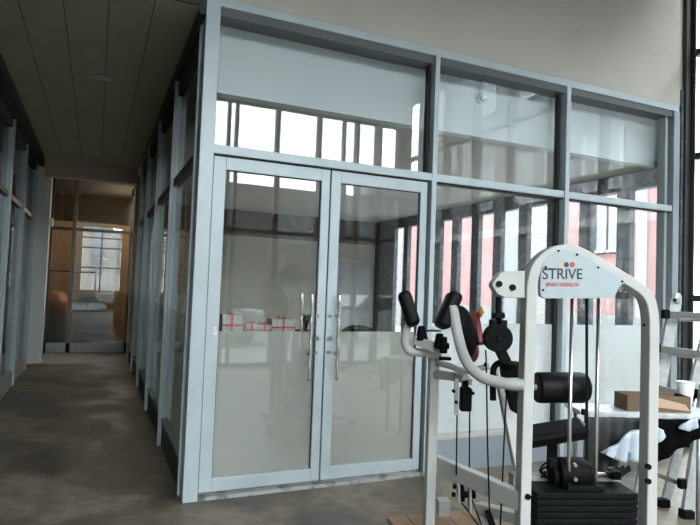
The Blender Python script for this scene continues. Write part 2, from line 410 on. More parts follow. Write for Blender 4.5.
# ------------------------------------------------------------------ long right window wall (X = 5)
SLATE = mat('grey_slate_column', (.085, .095, .10), .45, 0, (14, (.16, .17, .175), .48, .62))
cols = [(-.02, .20), (.6, .78), (1.17, 1.35), (1.73, 1.91), (2.30, 2.48), (2.87, 3.05), (3.42, 3.61), (3.99, 4.17), (4.53, 4.72), (5.10, 5.30), (5.68, 5.84), (6.22, 7.2)]
for a, b in cols:
    MB().box((4.90, a, 0), (4.98, b, 2.73)).build('column_showroom', SLATE, kind='structure')
MB().box((4.90, -.02, 2.73), (5.02, 7.2, 3.7)).build('wall_right_lintel', SLATE, kind='structure')
MB().box((4.91, .18, 0), (4.975, 6.3, .55)).build('wall_right_sill', SLATE, kind='structure')
for i, ((_, a), (b, __)) in enumerate(zip(cols, cols[1:])):
    MB().box((4.955, a, .55), (4.961, b, 2.73)).build('window_%d' % (10+i), GLASSO, kind='structure')
# hall part of that wall, towards the camera
for y, wd in ((-.055, .07), (-.98, .06), (-1.86, .06), (-2.74, .06), (-3.62, .06), (-4.5, .06), (-5.38, .06), (-6.0, .16)):
    MB().box((5.0, y-wd/2, 0), (5.14 if y < -.5 else 5.02, y+wd/2, 5.3)).build('trim_hall_mullion', DARKFR, kind='structure')
MB().box((4.93, -.045, 0), (5.0, .0, 5.3)).build('trim_corner_post', DARKFR, kind='structure')
for z in (.06, 1.52, 3.0, 4.1, 5.25):
    MB().box((5.02, -6.05, z-.035), (5.10, -.06, z+.035)).build('trim_hall_rail', DARKFR, kind='structure')
MB().box((5.055, -6.0, .06), (5.061, -.1, 5.25)).build('window_30', GLASSO, kind='structure')

# ------------------------------------------------------------------ back window wall of the hall (Y = -6)
MB().box((-4.5, -6.2, 0), (-1.75, -6.0, 5.3)).build('wall_rear', mat('brown_rear_wall', (.16, .13, .10), .8), kind='structure')
for x, wd in ((-1.7, .08), (-.9, .05), (-.1, .05), (.66, .08), (1.44, .05), (1.58, .05), (2.35, .07), (3.18, .07), (3.70, .04), (3.98, .07), (4.45, .12), (4.94, .12)):
    MB().box((x-wd/2, -6.14, 0), (x+wd/2, -6.0, 4.8)).build('trim_back_mullion', DARKFR if True else ALU2, kind='structure')
for z in (.05, 1.1, 2.45):
    MB().box((-1.75, -6.1, z-.035), (5.0, -6.02, z+.035)).build('trim_back_rail', DARKFR, kind='structure')
MB().box((-1.75, -6.15, 4.78), (5.0, -5.98, 5.3)).build('wall_rear_fascia', mat('dark_fascia', (.06, .055, .05), .6), kind='structure')
MB().box((-1.7, -6.075, .05), (4.94, -6.069, 4.8)).build('window_31', GLASSO, kind='structure')
MB().box((-4.6, -6.2, 0), (-4.5, 9, 5.3)).build('wall_left', mat('brown_left_wall', (.15, .11, .075), .8), kind='structure')

# ------------------------------------------------------------------ side glazing of the corridor (X = 0)
posts = [.14, 1.44, 2.95, 4.48, 5.95, 7.4]
g = MB()
for i, y in enumerate(posts):
    g = MB(); g.box((-.014 if i == 0 else -.03, y, 0), (.0, y+.03, 3.38)); g.box((.0, y-.01, 0), (.035, y+.04, 3.38)); g.build('trim_side_post', ALU, kind='structure', bevel=.003)
for i, y in enumerate(posts):
    y1 = posts[i+1] if i < 5 else 8.6
    a, b = y+.04, y1-.01
    MB().box((.0, a, 2.37), (.06, b, 2.44)).build('trim_side_transom', mat('dark_transom', (.09, .095, .095), .5), kind='structure')
    MB().box((.0, a, 3.22), (.06, b, 3.38)).build('trim_side_head', DARKBEAM, kind='structure')
    MB().box((.005, a, 0), (.06, b, .225)).build('baseboard_side', mat('dark_kick_panel', (.045, .045, .04), .6), kind='structure')
    MB().box((-.004, a, .225), (.06, b, .25)).build('trim_side_sill', ALU2, kind='structure')
    pane('window_%d' % (40+i), (.025, a, .25), (.031, b, 2.37), ((.034, a, .25), (.036, b, 1.24)), FILMG)
    MB().box((.025, a, 2.44), (.031, b, 3.22)).build('window_%d' % (50+i), GLASS, kind='structure')

# left glazing of the corridor (X = -1.58)
lp = [-5.5, -4.0, -2.5, -1.0, .5, 2.0, 3.55, 4.9, 6.4]
for i, y in enumerate(lp):
    g = MB(); g.box((LX-.04, y-.01, 0), (LX+.0, y+.04, 3.32)); g.box((LX, y, 0), (LX+.028, y+.03, 3.32)); g.build('trim_left_post', ALU, kind='structure', bevel=.003)
    if i == len(lp)-1: break
    a, b = y+.05, lp[i+1]-.01
    MB().box((LX-.06, a, 2.40), (LX, b, 2.46)).build('trim_left_transom', mat('dark_transom_left', (.10, .105, .105), .5), kind='structure')
    MB().box((LX-.06, a, 3.2), (LX, b, 3.32)).build('trim_left_head', DARKBEAM, kind='structure')
    MB().box((LX-.06, a, 0), (LX, b, .2)).build('baseboard_left', mat('pale_kick_panel', (.62, .64, .62), .6), kind='structure')
    pane('window_%d' % (60+i), (LX-.035, a, .2), (LX-.029, b, 2.40), ((LX-.042, a, .2), (LX-.040, b, 1.25)), FILMG)
    MB().box((LX-.035, a, 2.46), (LX-.029, b, 3.2)).build('window_%d' % (70+i), GLASS, kind='structure')
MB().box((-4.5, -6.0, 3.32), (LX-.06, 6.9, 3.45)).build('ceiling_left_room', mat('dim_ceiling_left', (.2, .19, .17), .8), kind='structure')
MB().box((-4.5, 6.9, 0), (-1.6, 7.0, 3.45)).build('wall_left_room_end', mat('brown_wall_left', (.22, .19, .15), .8), kind='structure')

# end glazing (Y = 8.6)
for a, b in ((-1.48, -1.44), (-1.09, -1.02), (-.02, .04)):
    MB().box((a, 8.56, .0), (b, 8.64, 3.5)).build('trim_end_mullion', mat('dark_end_frame', (.045, .045, .04), .6) if a != -1.09 else mat('grey_end_mullion', (.12, .125, .12), .6), kind='structure')
MB().box((-1.44, 8.565, 2.42), (.0, 8.635, 2.48)).build('trim_end_transom', mat('dark_end_transom', (.07, .07, .065), .5), kind='structure')
MB().box((-1.5, 8.565, 3.44), (.05, 8.635, 3.5)).build('trim_end_head', DARKFR, kind='structure')
MB().box((-1.48, 8.56, 0.01), (.0, 8.64, .20)).build('baseboard_end', mat('blue_grey_end_panel', (.28, .31, .32), .5), kind='structure')
FILME = film_mat('thin_frosted_film', (.42, .37, .30), .08, .4)
for i, (a, b) in enumerate(((-1.44, -1.09), (-1.02, -.02))):
    pane('window_%d' % (80+i), (a, 8.6, .2), (b, 8.606, 2.42), ((a, 8.61, .2), (b, 8.612, 1.215)), FILME)
    MB().box((a, 8.6, 2.48), (b, 8.606, 3.44)).build('window_%d' % (84+i), GLASS, kind='structure')
# end room
OB = mat('orange_brown_wall', (.50, .36, .22), .8, 0, (1.5, (.52, .37, .23), .4, .6))
g = MB(); g.box((-4.5, 11.6, 0), (-.96, 11.8, 3.6)); g.box((-.06, 11.6, 0), (2.2, 11.8, 3.6)); g.box((-.96, 11.6, 0), (-.06, 11.8, 1.15)); g.box((-.96, 11.6, 2.82), (-.06, 11.8, 3.9))
g.build('wall_end_room', OB, kind='structure')
MB().box((-4.5, 11.55, 2.86), (2.1, 11.6, 3.5)).build('wall_end_room_shade', mat('shaded_brown_wall', (.05, .038, .024), .8), kind='structure')  # dimness of the upper wall put into a darker brown strip
MB().box((-4.6, 8.75, 0), (-4.5, 11.8, 3.7)).build('wall_end_room_left', OB, kind='structure')
g = MB(); g.box((-4.5, 8.6, 0), (-1.5, 8.7, 3.7)); g.box((.05, 8.6, 0), (2.2, 8.7, 3.7)); g.build('wall_end_room_front', OB, kind='structure')
MB().box((-.02, 7.2, 0), (5.2, 7.3, 3.8)).build('wall_showroom_rear', OB, kind='structure')
MB().box((-.02, .2, 3.7), (5.2, 7.3, 3.85)).build('ceiling_showroom_roof', DARKBEAM, kind='structure')
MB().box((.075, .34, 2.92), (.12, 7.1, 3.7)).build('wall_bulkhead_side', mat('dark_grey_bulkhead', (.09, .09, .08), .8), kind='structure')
MB().box((2.1, 8.7, 0), (2.2, 11.7, 3.9)).build('wall_end_room_right', OB, kind='structure')
MB().box((-4.6, .2, 4.0), (.1, 11.8, 4.1)).build('ceiling_corridor_roof', DARKBEAM, kind='structure')
MB().box((-.02, .2, 3.7), (.08, 11.8, 4.0)).build('wall_corridor_side_upper', DARKBEAM, kind='structure')
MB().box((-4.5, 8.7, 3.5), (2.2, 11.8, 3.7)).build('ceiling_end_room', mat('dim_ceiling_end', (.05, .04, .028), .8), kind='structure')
g = MB()
g.box((-.54, 11.64, 1.15), (-.50, 11.7, 2.82))
for z in (1.17, 1.75, 2.25, 2.5, 2.8): g.box((-.96, 11.64, z-.02), (-.06, 11.7, z+.02))
g.build('trim_end_window_bars', mat('grey_window_bars', (.25, .24, .22), .5), kind='structure')
MB().box((-.96, 11.72, 1.15), (-.06, 11.726, 2.82)).build('window_90', GLASSO, kind='structure')
BB = mat('far_white_building', (.055, .05, .044), .9)
f = empty('building', (-1, 19, -.13), 'pale building far outside the end room window', 'building')
MB().box((-8, 19, -.13), (5, 24, 6.5)).build('wall', BB, f)
for k in range(5):
    MB().box((-2.6+k*.9, 18.94, 1.7), (-2.2+k*.9, 19.0, 3.2)).build('window', mat('far_dark_pane', (.03, .035, .04), .2), f)
MB().box((-8, 18.8, 3.5), (5, 19, 3.7)).build('ledge', mat('far_white_ledge', (.22, .21, .2), .9), f)

# ------------------------------------------------------------------ buildings and street outside
PINK = mat('pink_render', (.17, .088, .080), .9, 0, (1.2, (.185, .105, .10), .4, .6))
WB = brick_mat('whitewashed_brick', (.20, .20, .20), (.17, .165, .165), (.105, .085, .08))
b = empty('building', (12, 12, -.13), 'pink rendered building with white brick piers beyond the showroom windows', 'building')
MB().prism([(12, 5.2, -.13), (12, 24, -.13), (18, 24, -.13), (18, 10.5, -.13)], (0, 0, 4.83)).build('wall', PINK, b)
for y0, y1 in ((9.4, 10.75), (18.4, 20.4)): MB().box((11.85, y0, -.13), (12, y1, 4.75)).build('brick_pier', WB, b)
GP = mat('pale_grey_render', (.135, .14, .142), .9)
MB().box((11.88, 10.8, -.13), (12, 12.05, 4.75)).build('pilaster', GP, b)
MB().box((11.95, 6.05, -.13), (12, 6.35, 4.75)).build('white_strip', mat('white_paint_strip', (.2, .21, .21), .8), b)
MB().box((11.94, 5.2, -.13), (12, 24, 1.0)).build('plinth', GP, b)
for y0 in (6.9, 7.3, 7.7):
    wn = MB().box((11.93, y0, 2.75), (12, y0+.3, 4.2)).build('window', mat('sky_lit_pane', (.17, .19, .2), .2), b)
    g = MB(); g.box((11.90, y0-.03, 2.72), (11.93, y0+.03, 4.2)); g.box((11.90, y0-.03, 2.70), (11.93, y0+.36, 2.76)); g.build('window_frame', mat('white_window_frame', (.22, .22, .22), .6), wn)
b3 = empty('building', (12.5, -5, -.13), 'taller grey building added across the yard to darken reflections in the right panes', 'building')  # unseen building, added and raised to block sky reflections in the panes
MB().box((12.5, -17.8, -.13), (18, 2.0, 11.5)).build('wall', mat('grey_render', (.085, .087, .088), .9, 0, (1.2, (.095, .097, .098), .4, .6)), b3)
for y0 in (-16.8, -14, -11.2, -8.4, -5.6, -2.8, 0):
    for z in (1.0, 4.6, 8.2):
        wn = MB().box((12.44, y0, z), (12.5, y0+1.3, z+1.6)).build('window', mat('sky_lit_pane_b', (.13, .15, .16), .2), b3)
        g = MB(); g.box((12.40, y0-.06, z-.06), (12.44, y0+.02, z+1.66)); g.box((12.40, y0+1.28, z-.06), (12.44, y0+1.36, z+1.66)); g.box((12.40, y0-.06, z-.08), (12.44, y0+1.36, z)); g.build('window_frame', mat('white_frame_b', (.34, .34, .34), .6), wn)
MB().box((12.3, -17.8, 3.5), (12.5, 2.0, 3.75)).build('ledge', mat('white_ledge_b', (.3, .3, .3), .8), b3)
b2 = empty('building', (0, -24, -.13), 'grey street building reflected in the front glass', 'building')
MB().box((-14, -26, -.13), (24, -20, 5.75)).build('wall', mat('grey_street_wall', (.07, .068, .062), .9), b2)
MB().prism([(-14.4, -19.8, 5.75), (2.5, -19.8, 5.75), (-6, -19.8, 6.6)], (0, -6, 0)).build('gable_roof', mat('brown_roof', (.05, .04, .035), .8), b2)
for k in range(9):
    for z in (.9, 3.3):
        MB().box((-12+k*3.7, -20.05, z), (-10.6+k*3.7, -19.98, z+1.4)).build('window', mat('reflective_pane', (.16, .17, .18), .1), b2)
MB().box((10.5, -21, 5.75), (24, -18.5, 6.5)).build('upper_storey', mat('grey_upper_wall', (.14, .14, .14), .9), b2)

def car(x, y, rz, c, label):
    r = empty('parked_car', (x, y, -.13), label, 'car'); q = Matrix.Rotation(rz, 3, 'Z')
    T = lambda p: Vector((x, y, -.13)) + q @ Vector(p)
    prof = [(-2.1, .35), (-2.1, .8), (-1.3, .95), (-.75, 1.4), (.7, 1.42), (1.4, .98), (2.1, .88), (2.15, .35)]
    MB().prism([T((a, -.82, z)) for a, z in prof], q @ Vector((0, 1.64, 0))).build('body', c, r, bevel=.05)
    for s in (-.83, .825):
        MB().prism([T((a, s, z)) for a, z in ((-1.15, .97), (-.7, 1.33), (.62, 1.34), (1.15, .98))], q @ Vector((0, .01, 0))).build('side_glass', mat('car_glass', (.02, .02, .025), .1), r)
    for a in (-1.35, 1.35):
        for s in (-.8, .62):
            MB().cyl(T((a, s, .33)), T((a, s+.18, .33)), .33, 24).build('wheel', BLACKPL, r)
    return r
car(1.6, -11.5, .05, mat('white_car_paint', (.35, .35, .36), .2), 'pale parked car reflected in the left door')
car(7.5, -12.2, -.1, mat('silver_car_paint', (.2, .21, .22), .2), 'silver parked car reflected further right in the glass')

# ------------------------------------------------------------------ things in the showroom
TBL = mat('light_table_top', (.45, .42, .36), .4)
t = empty('display_table', (1.0, 1.05, .012), 'long table behind the left door film carrying wrapped packages', 'table')
MB().box((.25, .75, 1.0), (1.75, 1.35, 1.04)).build('tabletop', TBL, t, bevel=.004)
for x in (.3, 1.7):
    for y in (.8, 1.3): MB().box((x-.025, y-.025, .012), (x+.025, y+.025, 1.0)).build('leg', ALU2, t)
BOX = [(.33, .98, .11, .11, .16, (.10, .08, .07), 'dark brown package at the left end of the row'),
       (.49, 1.0, .17, .16, .185, (.55, .54, .52), 'tall white box tied with crossed red ribbon'),
       (.66, .96, .10, .12, .11, (.5, .47, .42), 'small cream package beside the tall white box'),
       (.78, .98, .13, .13, .10, (.42, .38, .34), 'low tan package in the middle of the row'),
       (.96, 1.02, .22, .18, .15, (.52, .50, .46), 'wide white box tied with red ribbon at the right of the row')]
RIB = mat('red_ribbon', (.5, .05, .04), .5)
for x, y, sx, sy, h, c, lb in BOX:
    r = empty('gift_box', (x, y, 1.04), lb, 'box', None)
    MB().box((x-sx/2, y-sy/2, 1.04), (x+sx/2, y+sy/2, 1.04+h)).build('box_body', mat('wrapped_card', c, .6, 0, (20, tuple(v*.8 for v in c), .45, .6)), r, bevel=.004)
    g = MB(); e = .002
    g.box((x-.008, y-sy/2-e, 1.04), (x+.008, y+sy/2+e, 1.04+h+e)); g.box((x-sx/2-e, y-.008, 1.04), (x+sx/2+e, y+.008, 1.04+h+e))
    g.box((x-sx/2-e, y-sy/2-e, 1.04+h*.45), (x+sx/2+e, y-sy/2, 1.04+h*.55))
    g.tube([(x, y, 1.04+h), (x-.03, y, 1.07+h), (x-.045, y, 1.05+h), (x, y, 1.04+h), (x+.03, y, 1.07+h), (x+.045, y, 1.05+h), (x, y, 1.04+h)], .004, 6)
    g.build('ribbon', RIB, r)
ph = empty('desk_phone', (1.17, 1.0, 1.04), 'black handset standing at the right end of the package table', 'phone')
MB().obox((1.17, 1.0, 1.065), (1, 0, 0), (0, 1, 0), (0, 0, 1), .06, .06, .025).build('base', BLACKPL, ph, bevel=.006)
MB().obox((1.19, 1.0, 1.16), (1, 0, -.3), (0, 1, 0), (.3, 0, 1), .032, .022, .075).build('handset', BLACKPL, ph, bevel=.015)
ch = empty('office_chair', (2.1, 1.9, .012), 'black chair whose curved back shows above the right door film', 'chair')
MB().tube(smoothpath([(1.90, 1.76, .98), (1.98, 1.8, 1.02), (2.1, 1.82, 1.035), (2.22, 1.8, 1.02), (2.3, 1.76, .98)]), .045, 12).build('headrest', BLACK, ch)
MB().obox((2.1, 1.84, .76), (1, 0, 0), (0, 1, 0), (0, 0, 1), .22, .04, .24).build('backrest', BLACK, ch, bevel=.03)
MB().box((1.85, 1.84, .45), (2.35, 2.3, .53)).build('seat', BLACK, ch, bevel=.03)
MB().cyl((2.1, 2.05, .1), (2.1, 2.05, .45), .03).build('column', CHROME, ch)
for k in range(5):
    a = k*2*math.pi/5; MB().bar((2.1, 2.05, .10), (2.1+.28*math.cos(a), 2.05+.28*math.sin(a), .05), .04, .03).build('leg', BLACKPL, ch)

# end room things
e = empty('exercise_ball', (-1.36, 9.05, .01), 'orange ball blurred behind the end film, left of the mullion', 'ball')
MB().ball((-1.36, 9.02, .90), .31, seg=32).build('ball_shell', mat('orange_rubber', (.95, .36, .14), .45), e)
MB().cyl((-1.36, 9.05, .01), (-1.36, 9.05, .66), .26, 28, .3).build('stand', BLACKPL, e)
e = empty('armchair', (-.68, 9.15, .01), 'black armchair blurred behind the end film, right of the mullion', 'chair')
MB().box((-.95, 9.2, .12), (-.4, 9.8, .5)).build('seat', BLACK, e, bevel=.05)
MB().box((-.97, 9.0, .3), (-.42, 9.25, 1.12)).build('backrest', BLACK, e, bevel=.08)
for x in (-.94, -.42): MB().box((x-.04, 9.2, .12), (x+.06, 9.8, .66)).build('armrest', BLACK, e, bevel=.03)
for x in (-.9, -.46):
    for y in (9.25, 9.75): MB().cyl((x, y, .01), (x, y, .13), .025, 12).build('leg', BLACKPL, e)
e = empty('clothes_rail', (-1.1, 10.4, .01), 'metal rail rack standing behind the end glazing', 'rack')
MB().cyl((-1.75, 10.4, 1.62), (-.62, 10.4, 1.62), .018).build('top_rail', mat('dark_rail', (.06, .05, .04), .5), e)
MB().cyl((-.95, 10.4, 1.18), (-.62, 10.4, 1.18), .014).build('lower_rail', mat('dark_rail_low', (.06, .05, .04), .5), e)
for x in (-1.75, -.62): MB().cyl((x, 10.4, .01), (x, 10.4, 1.75), .02).build('upright', mat('white_upright', (.6, .58, .55), .4), e)

# ------------------------------------------------------------------ ceiling lights and sensor in the corridor
for y, lb in ((1.83, 'flush round downlight in the corridor ceiling nearer the entrance'), (5.9, 'flush round downlight in the corridor ceiling at its far end')):
    t = empty('ceiling_light', (-.64, y, 3.40), lb, 'light', 'corridor downlights')
    g = MB(); g.tube(arc((-.64, y, 3.395), .10, 0, 360, (1, 0, 0), (0, 1, 0), 28), .008, 8, False); g.build('rim', mat('grey_rim', (.35, .34, .3), .5), t)
    MB().cyl((-.64, y, 3.40), (-.64, y, 3.393), .098, 28).build('diffuser', mat('unlit_diffuser', (.45, .45, .42), .4), t)
t = empty('wall_lamp', (-1.33, 6.6, 2.4), 'small white box lamp fixed to the corridor column', 'lamp')
MB().box((-1.365, 6.66, 2.33), (-1.315, 6.76, 2.47)).build('housing', mat('white_lamp_plastic', (.8, .8, .78), .4), t, bevel=.008)
MB().box((-1.38, 6.69, 2.36), (-1.365, 6.73, 2.44)).build('bracket', ALU2, t)

# ------------------------------------------------------------------ gym machine
machine = empty('weight_machine', (1.21, -1.99, 0), 'white framed black padded strength machine with a weight stack', 'gym machine')
TR = (RT0*math.cos(R(5.2)) + Vector((FW.x, FW.y, 0)).normalized()*math.sin(R(5.2))).normalized()   # along the tower face
TD = Vector((-TR.y, TR.x, 0))                                                                  # into the scene
if TD.dot(FW) < 0: TD = -TD
T0 = PX(528.5, 400, 2.6)
def TP(u, v, off=0.0):
    """point of the tower's front plane (pushed back by off) on the ray through u, v"""
    d = FW*F + RT*(u-350) - UP*(v-262.5); o = T0 + TD*off
    return CAM + d*((o-CAM).dot(TD)/d.dot(TD))
Z = Vector((0, 0, 1))
def down(p, z): return Vector((p.x, p.y, z))

def bolt(p, r, axis, par, out=.010, m=BLACKPL, n=12):
    axis = Vector(axis).normalized()
    return MB().cyl(Vector(p)-axis*.006, Vector(p)+axis*out, r, n).build('bolt', m, par)
# front frame: one closed bent tube
pl = TP(528.8, 400, .0375); pr = TP(649.8, 400, .0375)
plx, prx = pl, pr
def loc(a, z): return T0 + TR*a + TD*.0375 + Z*(z-T0.z)       # a = metres to the right of the left post centre
WID = (pr-pl).dot(TR)
def az(u, v):
    p = TP(u, v, .0375); return (p-T0).dot(TR), p.z
ctl = [az(528.5, 300), az(529.5, 283), az(535, 266), az(548, 254), az(565, 250), az(580, 254.5), az(600, 266), az(622, 279), az(637, 288.5), az(645.5, 299), az(649.5, 315), az(650, 335)]
path = [loc(0, .12)] + smoothpath([loc(max(a, 0) if i < 2 else a, z) for i, (a, z) in enumerate(ctl)], 5)
path[1:1] = [loc(0, .8)]
path += [loc((path[-1]-T0).dot(TR), .8), loc((path[-1]-T0).dot(TR), .12)]
# left post and shoulder, right post: separate parts sharing the bend
mid = min(range(len(path)), key=lambda i: abs((path[i]-loc(*az(580, 254.5))).length))
MB().sweep(path, .05, .075, TD).build('bent_frame', WHITE, machine, bevel=.006)
RXP = (path[-1]-T0).dot(TR)
# feet
for a in (0, RXP):
    MB().obox(loc(a, .06)+TD*.25, TR, TD, Z, .03, .42, .03).build('base_rail', WHITE, machine, bevel=.005)
MB().obox(loc(RXP/2, .06)+TD*.62, TR, TD, Z, RXP/2, .03, .03).build('cross_rail', WHITE, machine, bevel=.005)

# logo panel
pan = [(540.5, 293), (540.5, 275), (543, 264), (548.5, 256), (556, 251), (566, 249.5), (577, 252.5), (590, 259.5), (604, 268), (617, 275.5), (626, 281), (617.5, 289), (615.5, 295), (612, 298.3), (545, 298.3), (541.5, 296.5)]
panel = MB().prism([TP(u, v, -.004) for u, v in pan], TD*.03).build('logo_panel', mat('pale_blue_grey_panel', (.33, .38, .39), .4), machine)
for u, v in ((543, 290), (545.5, 267), (558.5, 250.8), (577, 254.5), (598, 267.5), (622, 281.5)):
    MB().cyl(TP(u, v, -.004)+TD*.004, TP(u, v, -.004)-TD*.004, .005, 12).build('rivet', BLACKPL, panel)
def text(body, name, u0, v0, u1, v1, m, parent, ox=0.0, off=-.006):
    """lettering with its base line from (u0,v1) and cap height v1-v0, width u1-u0"""
    cu = bpy.data.curves.new(name, 'FONT'); cu.body = body; cu.extrude = .0006; cu.offset = ox
    o = bpy.data.objects.new(name, cu); col.objects.link(o)
    bpy.context.view_layer.update()
    dg = bpy.context.evaluated_depsgraph_get(); me = bpy.data.meshes.new_from_object(o.evaluated_get(dg))
    col.objects.unlink(o); bpy.data.objects.remove(o)
    xs = [v.co.x for v in me.vertices]; ys = [v.co.y for v in me.vertices]
    a, b_ = TP(u0, v1, off), TP(u1, v1, off); h = (TP(u0, v0, off)-a).length
    sx = (b_-a).length/(max(xs)-min(xs)); sy = h/(max(ys)-min(ys)); ux = (b_-a).normalized(); x0, y0 = min(xs), min(ys)
    uy = Z
    for v in me.vertices: v.co = a + ux*(v.co.x-x0)*sx + uy*(v.co.y-y0)*sy - TD*v.co.z
    q = bpy.data.objects.new(name, me); col.objects.link(q); me.materials.append(m); q.parent = parent; q.matrix_parent_inverse = root_inv(parent)
    return q
INK = mat('black_ink', (.012, .012, .012), .5); RINK = mat('red_ink', (.50, .03, .025), .5)
text('STRIVE', 'lettering', 542.5, 268.5, 582.5, 279.2, INK, panel, .004)
text('SMART STRENGTH', 'lettering', 546, 282.6, 578.6, 286.6, RINK, panel)
MB().prism([TP(542.5, 267.8, -.005), TP(563, 268.6, -.005), TP(563, 269.4, -.005), TP(542.5, 268.7, -.005)], -TD*.001).build('letter_bar', INK, panel)
for u, m_ in ((560.6, mat('tan_ink', (.55, .38, .18), .5)), (566.4, INK), (572.2, mat('crimson_ink', (.48, .03, .05), .5))):
    p = TP(u, 264.6, -.004); q = MB().cyl(p, p-TD*.0016, .0118, 24).build('logo_disc', m_, panel)
    if u > 561:
        g = MB(); e = p-TD*.0016
        g.cyl(e+Z*.006, e+Z*.006-TD*.0006, .0022, 10); g.bar(e+Z*.004-TD*.0003, e-Z*.007-TR*.003-TD*.0003, .002, .0008, TD); g.bar(e+Z*.002-TR*.005-TD*.0003, e+Z*.003+TR*.005-TD*.0003, .002, .0008, TD)
        g.build('logo_figure', mat('pale_ink', (.6, .6, .6), .5), q)

# left head bracket with two bolts
br_ = [(525, 271), (505, 271), (500, 273), (493, 283), (492.5, 286), (497.5, 294), (505, 297.5), (525, 298)]
hb = MB().prism([TP(u, v, .01) for u, v in br_], TD*.06).build('head_bracket', WHITE, machine, bevel=.004)
for u, v in ((498.8, 284), (512.3, 287.5)): bolt(TP(u, v, .01), .0145, -TD, hb, .01, BLACKPL, 16)
# bolts on uprights
for u, v in ((527.6, 496.5), (647.8, 466.5), (647.8, 481)): bolt(TP(u, v, 0), .013, -TD, machine)
for v in (325, 437, 468): bolt(TP(645, v, .04)-TR*.001, .007, -TR, machine, .006)

# guide rods, belt
for u in (572.3, 598.8):
    p = TP(u, 300, .10); MB().cyl(down(p, .14), Vector((p.x, p.y, TP(u, 290, .10).z)), .0095, 16).build('guide_rod', CHROME, machine)
p = TP(586.5, 300, .11); q = TP(586.8, 460, .11)
MB().bar(Vector((p.x, p.y, TP(586, 290, .11).z)), q, .013, .004, TD).build('lift_belt', BLACKPL, machine)
p = TP(586.5, 412, .10); MB().obox(p-TR*.013, TR, TD, Z, .010, .01, .014).build('belt_stop', BLACKPL, machine, bevel=.002)

# weight stack: horizontal plates one above another
sa = az(538, 500)[0]; sb = az(639, 500)[0]; ztop = TP(590, 494, .0375).z
pitch = .0292
for k in range(15):
    z1 = ztop - k*pitch
    if z1-.027 < .13: break
    pltm = MB().obox(loc((sa+sb)/2, z1-.0125)+TD*.09, TR, TD, Z, (sb-sa)/2, .085, .0125)
    o = pltm.build('weight_plate', IRON, machine, bevel=.003)
    q = loc(az(590.5, 500)[0], z1-.0125)+TD*.006; MB().cyl(q, q-TD*.004, .006, 12).build('pin_hole', BLACKPL, o)
cap = MB().obox(loc(az(590, 490)[0], ztop+.012)+TD*.09, TR, TD, Z, .09, .06, .012).build('top_plate', IRON, machine, bevel=.003)
# shroud between the posts at the back of the stack
MB().obox(loc((sa+sb)/2, .11)+TD*.09, TR, TD, Z, RXP/2-.03, .09, .02).build('stack_tray', mat('dark_tray', (.03, .03, .03), .5), machine, bevel=.003)
MB().obox(loc(RXP/2, ztop-.012)+TD*.215, TR, TD, Z, RXP/2-.026, .035, .035).build('rear_cross_tube', mat('greige_coat', (.30, .29, .26), .5), machine, bevel=.005)

# carriage on top of the stack
cc = TP(571, 473, .16)
g = MB()
g.cyl(cc-TR*.075, cc+TR*.06, .075, 28)
cr = g.build('carriage_drum', BLACKPL, machine, bevel=.006)
g = MB(); g.cyl(cc-TR*.10-Z*.01, cc-TR*.075-Z*.01, .045, 20); g.cyl(cc+TR*.06, cc+TR*.085, .055, 20); g.obox(cc-TR*.085+Z*.05, TR, TD, Z, .03, .02, .02); g.obox(cc-Z*.06, TR, TD, Z, .055, .05, .03)
g.build('drum_flange', IRON, cr, bevel=.004)
for dv in (-5, 9): bolt(TP(575, 470+dv, .075)+TD*.01, .008, -TD, cr, .02, CHROME)
MB().tube([TP(590, 475, .14), TP(600, 474, .16), TP(612, 475, .2)], .010, 10).build('carriage_arm', CHROME, machine)
g = MB(); g.obox(TP(614, 474, .2), TR, TD, Z, .022, .03, .02); g.cyl(TP(604, 474, .18), TP(612, 474, .19), .013, 12); g.build('arm_clamp', BLACKPL, machine, bevel=.004)
for k in range(4):
    MB().tube(smoothpath([TP(560, 464+k*4, .2), TP(548-k*2, 462+k*5, .2), TP(540+k, 470+k*2, .2), TP(546, 478-k*2, .2)]), .0045, 8).build('cable_loop', BLACKPL, machine)
g = MB()
for k in range(3):
    g.bar(TP(592+k*5, 486, .25+.03*k), TP(618+k*6, 468, .35+.03*k), .03, .012, TD)
g.build('lever_arms', IRON, machine, bevel=.003)

# roller pad and seat pad (behind the tower face)
a_, b_ = TP(536, 387.5, .20), TP(583, 387.5, .20)
rp = MB().cyl(a_, b_, .075, 32).build('roller_pad', BLACK, machine, bevel=.012)
MB().tube([b_-TR*.005, b_+TR*.012, b_+TR*.024, b_+TR*.03], [.072, .068, .045, .01], 32).build('end_cap', BLACK, rp)
MB().cyl(a_-TR*.10, b_, .016, 14).build('axle', CHROME, rp)
s0, s1 = TP(520, 434.5, .28), TP(585, 424, .28)
ex = (s1-s0).normalized(); ey = (TD - ex*TD.dot(ex)).normalized(); ey = (ey + Z*.30).normalized(); ez = ex.cross(ey)
if ez.z < 0: ez = -ez
sp = MB().obox((s0+s1)/2-ez*.02, ex, ey, ez, (s1-s0).length/2, .065, .034).build('seat_pad', BLACK, machine, bevel=.02)
MB().bar((s0+s1)/2-ez*.05, down((s0+s1)/2, .62), .05, .05).build('seat_post', BLACKPL, machine, bevel=.004)

# rear-left upright and its bar
ru = PX(432.5, 400, 3.15)
ru_b = Vector((ru.x, ru.y, .125)); ru_t = Vector((ru.x, ru.y, PX(432, 350, 3.15).z))
g = MB(); g.obox((ru_b+ru_t)/2, TR, TD, Z, .026, .036, (ru_t-ru_b).length/2); g.build('rear_upright', WHITE, machine, bevel=.006)
for v in (448, 475.5): bolt(PX(432.5, v, 3.115), .015, -TD, machine, .008)
q0, q1 = PX(436, 464, 3.15), PX(521, 503, 2.62)
q0.z = q1.z = .597-.042
MB().bar(q0, q1, .05, .085).build('side_rail', WHITE, machine, bevel=.005)

